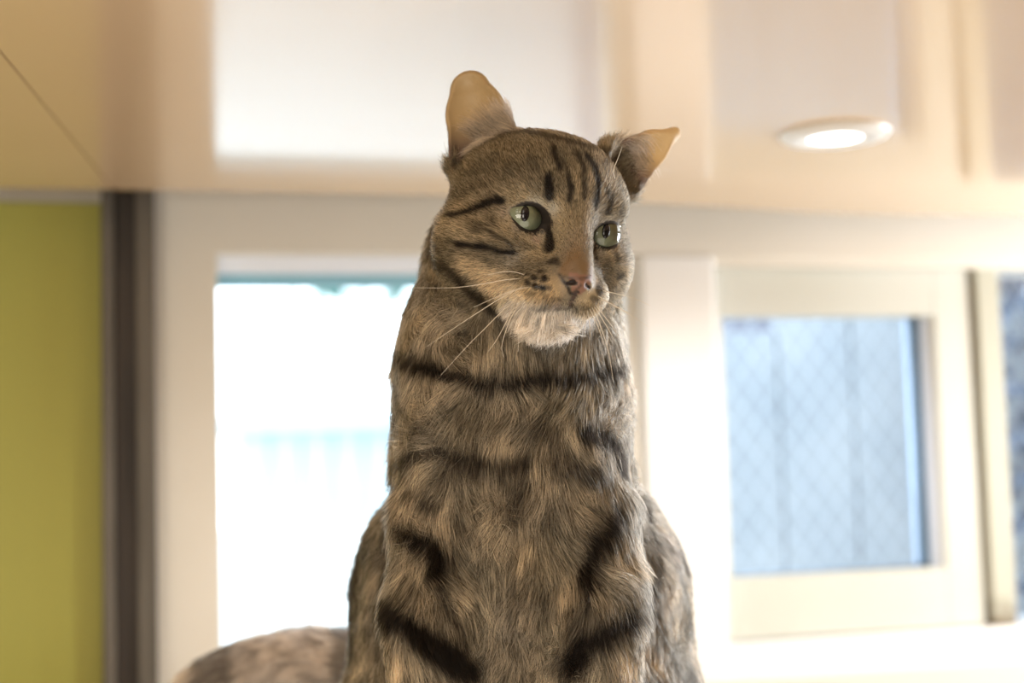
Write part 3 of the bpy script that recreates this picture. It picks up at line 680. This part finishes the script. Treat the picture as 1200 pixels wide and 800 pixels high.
# tail: along it towards the tip
tkd = KDTree(len(TAIL)); [tkd.insert(tuple(p), i) for i, p in enumerate(TAIL)]; tkd.balance()
ontail = (P0[:, 0] < -.085) & (P0[:, 1] > .87)
for i in np.nonzero(ontail)[0]:
    j = tkd.find(tuple(P0[i]))[1]; j = min(j, len(TAIL) - 2); D[i] = TAIL[j + 1] - TAIL[j]
D = unit(D); TUFT = np.zeros(NH, bool)
for base, tip, a, b_, c, r0, flat in EARS:
    q = P0 - base; x = q @ a; m_ = (ke >= 0) & (x > .004) & (np.linalg.norm(q - x[:, None] * a, axis=1) < r0 * 1.3)
    D[m_] = a
    mi = m_ & (ke == 1); med = np.array([1., 0, 0]) if base[0] < .03 else np.array([-.45, 0, .9]); med -= a * (med @ a)
    tuftr = mi & ((q @ med) > -.003) & (x < .021) & (x > .006); TUFT |= tuftr
    D[tuftr] = unit(a * .6 - med * .75 + c * .42)
body_w = 1 - wh
ns = np.stack([wnoise(P0, 190, s_, 2) for s_ in (31, 32, 33)], 1); nb = np.stack([wnoise(P0, 60, s_, 2) for s_ in (41, 42, 43)], 1)
D = D + ns * (.16 + .50 * body_w * (~ontail))[:, None] + nb * (.55 * body_w * (~ontail))[:, None] + rng.normal(size=(NH, 3)) * (.16 + .04 * body_w)[:, None]
D = D - N0 * (D * N0).sum(1)[:, None]; D = unit(D)
# lengths (m)
nd = np.linalg.norm(h0 - np.array([0, -50, -18]), axis=1)
Lh = np.interp(nd, [6, 14, 30, 48, 70, 95], [.0014, .0026, .0045, .006, .008, .011])
Lh = np.where((h0[:, 2] < -30) & (h0[:, 1] < -18), .0032, Lh); Lh = np.where((np.abs(h0[:, 0]) > 26) & (h0[:, 2] < -4), Lh * 1.25, Lh)
for s in (-1, 1): Lh = Lh * np.clip(np.linalg.norm((h0 - np.array((EX[s], -30, 3.0 - (.9 if s > 0 else 0)))) / np.array([16, 30, 14]), axis=1), .45, 1)
Lb = np.interp(P0[:, 2], [-.24, -.15, -.05, .02, .08], [.008, .014, .019, .019, .014]); Lb = np.where(P0[:, 1] > .83, .011, Lb); Lb = np.where(ontail, .015, Lb)
L = Lh * wh + Lb * (1 - wh); L = np.where(ke == 0, .0022, L); L = np.where(ke == 1, np.where(TUFT, .0135, .0016), L)
rimless = (ke == 1) & ~TUFT
L *= rng.uniform(.6, 1.15, NH)
lift = np.where(ke >= 0, .25, .38 * wh + .50 * (1 - wh)); lift = np.where((ke == 1), .35, lift); lift *= rng.uniform(.6, 1.3, NH)
NP = 5; T = np.linspace(0, 1, NP)
pts_ = np.zeros((NH, NP, 3)); pts_[:, 0] = P0 - N0 * .0004
cur = pts_[:, 0].copy()
curl = np.stack([wnoise(P0, 150, s_, 2) for s_ in (51, 52, 53)], 1) * (.5 * body_w)[:, None]
for k in range(1, NP):
    t = (k - .5) / (NP - 1); d = D + N0 * (lift * (1.35 - 1.25 * t))[:, None] + curl * t; d[:, 2] -= .35 * t * body_w
    cur = cur + unit(d) * (L / (NP - 1))[:, None]; pts_[:, k] = cur
# clumping: tips drawn together in small tufts
nc = NH // 14; ci = rng.choice(NH, nc, replace=False); kd = KDTree(nc)
for j, i in enumerate(ci): kd.insert(P0[i], j)
kd.balance(); find = kd.find
own = np.array([find(p)[1] for p in P0.tolist()]); lead = ci[own]
cl = (np.where(wh > .5, .30, .62) * rng.uniform(.4, 1.1, NH)); cl[ke >= 0] = .1; okc = np.linalg.norm(P0 - P0[lead], axis=1) < .006; cl *= okc
for k in range(1, NP):
    wk = (cl * T[k] ** 1.3)[:, None]; pts_[:, k] = pts_[:, k] * (1 - wk) + (pts_[lead, k]) * wk
# colour along each hair
DT = pts_[:, -1] - P0; DT = DT - N0 * (DT * N0).sum(1)[:, None]
S0, c0 = pattern(P0 + DT * .4); S1, c1 = pattern(P0 + DT * .9)
c0 = c0 * .4 + c1 * .6
br = (rng.uniform(.58, 1.42, NH) * (1 + .10 * wnoise(P0, 400, 61, 1)))[:, None]
tuft = (1 + .22 * rng.normal(size=NH))[lead][:, None].clip(.6, 1.5)
c0 = c0 * br * np.where((wh > .5)[:, None], 1, tuft)
c0[ke == 1] = np.array([.62, .53, .42]) * br[ke == 1]; S0[ke == 1] = 0; S1[ke >= 0] = 0
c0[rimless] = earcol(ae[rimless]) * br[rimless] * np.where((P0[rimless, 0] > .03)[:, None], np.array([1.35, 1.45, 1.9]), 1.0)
S0[ke == 0] = np.maximum(S0[ke == 0] * .6, np.where(rng.random((ke == 0).sum()) < .25, .8, .0))
light = c0.mean(1) > .5
ag = (rng.random(NH) < np.where(wh > .5, .48, .34)) & ~light & (ke != 1)
colp = np.zeros((NH, NP, 4)); colp[..., 3] = 1
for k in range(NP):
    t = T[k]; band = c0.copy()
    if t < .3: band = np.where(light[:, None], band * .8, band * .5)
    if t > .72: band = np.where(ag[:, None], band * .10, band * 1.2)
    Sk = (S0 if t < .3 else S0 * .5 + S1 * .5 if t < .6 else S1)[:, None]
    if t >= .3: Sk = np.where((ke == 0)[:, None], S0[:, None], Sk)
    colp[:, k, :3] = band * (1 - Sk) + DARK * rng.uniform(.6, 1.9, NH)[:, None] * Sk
rad = np.where(wh > .5, .000096, .000125) * np.where(facing[idx] > -.25, 1, 1.5) * rng.uniform(.75, 1.2, NH); rad[ke >= 0] = .00007
rad = np.where(fc[idx][:, 2] < -.15, rad * 1.4, rad)
taper = np.array([1, 1, .9, .7, .18])
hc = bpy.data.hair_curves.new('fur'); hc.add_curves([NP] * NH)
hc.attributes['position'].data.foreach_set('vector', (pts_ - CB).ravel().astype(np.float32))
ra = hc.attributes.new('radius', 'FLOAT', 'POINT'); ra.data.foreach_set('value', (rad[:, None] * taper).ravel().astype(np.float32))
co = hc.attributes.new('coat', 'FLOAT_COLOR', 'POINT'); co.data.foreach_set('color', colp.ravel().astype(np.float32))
FUR = bpy.data.materials.new('tabby_fur'); FUR.use_nodes = True; nt = FUR.node_tree; nt.nodes.clear()
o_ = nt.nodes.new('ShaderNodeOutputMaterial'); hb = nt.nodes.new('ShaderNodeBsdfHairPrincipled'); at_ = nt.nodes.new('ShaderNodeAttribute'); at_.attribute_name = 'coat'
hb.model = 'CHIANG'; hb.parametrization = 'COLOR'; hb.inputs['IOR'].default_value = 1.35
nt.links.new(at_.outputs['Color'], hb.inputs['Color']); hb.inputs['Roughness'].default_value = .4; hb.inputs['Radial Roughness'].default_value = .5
df = nt.nodes.new('ShaderNodeBsdfDiffuse'); tl_ = nt.nodes.new('ShaderNodeBsdfTranslucent'); m1 = nt.nodes.new('ShaderNodeMixShader'); m2 = nt.nodes.new('ShaderNodeMixShader')
for n_ in (df, tl_): nt.links.new(at_.outputs['Color'], n_.inputs['Color'])
m1.inputs[0].default_value = .3; nt.links.new(df.outputs[0], m1.inputs[1]); nt.links.new(tl_.outputs[0], m1.inputs[2])
m2.inputs[0].default_value = .5; nt.links.new(m1.outputs[0], m2.inputs[1]); nt.links.new(hb.outputs[0], m2.inputs[2])
nt.links.new(m2.outputs[0], o_.inputs[0])
hc.materials.append(FUR)
fur = bpy.data.objects.new('fur', hc); C.objects.link(fur); fur.parent = cat; tag(fur, kind='stuff')
fur['label'] = 'short dense brown grey tabby fur with black stripes'

# ---- whiskers: each its own tapering hair, growing from the muzzle
WH = mat('pale_whisker', (.85, .78, .66), .35)
WPX = [([(612, 326), (590, 328), (563, 333), (530, 337), (483, 337)], -.010), ([(616, 334), (592, 346), (560, 366), (528, 387), (500, 406)], -.012), ([(610, 348), (590, 363), (570, 383), (548, 405), (516, 440)], -.014),
 ([(622, 336), (602, 340), (577, 350), (555, 360)], -.008), ([(612, 352), (602, 366), (594, 384), (588, 405), (590, 418)], -.008), ([(606, 352), (596, 372), (582, 398), (572, 412)], -.010), ([(620, 356), (612, 374), (608, 398), (607, 412)], -.008), ([(616, 322), (600, 318), (585, 319), (572, 322)], -.006),
 ([(700, 346), (716, 356), (737, 368), (760, 383)], -.006), ([(702, 350), (716, 356), (730, 363), (742, 371)], -.005), ([(697, 356), (708, 370), (720, 386), (727, 398)], -.010), ([(696, 358), (706, 374), (716, 391), (721, 402)], -.010),
 ([(693, 358), (703, 380), (713, 412), (719, 448)], -.012), ([(690, 360), (698, 376), (705, 394), (708, 404)], -.010), ([(688, 362), (691, 380), (692, 398)], -.008), ([(684, 364), (686, 380), (684, 392)], -.008), ([(705, 340), (722, 344), (742, 349), (762, 358)], -.003), ([(722, 214), (719, 200), (724, 186), (729, 172)], -.008)]
for pl, dz in WPX:
    a0 = hit(*pl[0]); d0 = np.linalg.norm(a0); out = []
    for i, p in enumerate(pl):
        v = at(p[0], p[1], 1.0); v /= np.linalg.norm(v); out.append(v * (d0 + .001 + dz * (i / (len(pl) - 1)) ** .8 - (.004 if i else 0)))
    sp_ = smooth_path(out, 14) - CB
    part('whisker', tube_mesh(sp_, np.linspace(.00026, .00007, 14), 5), WH)
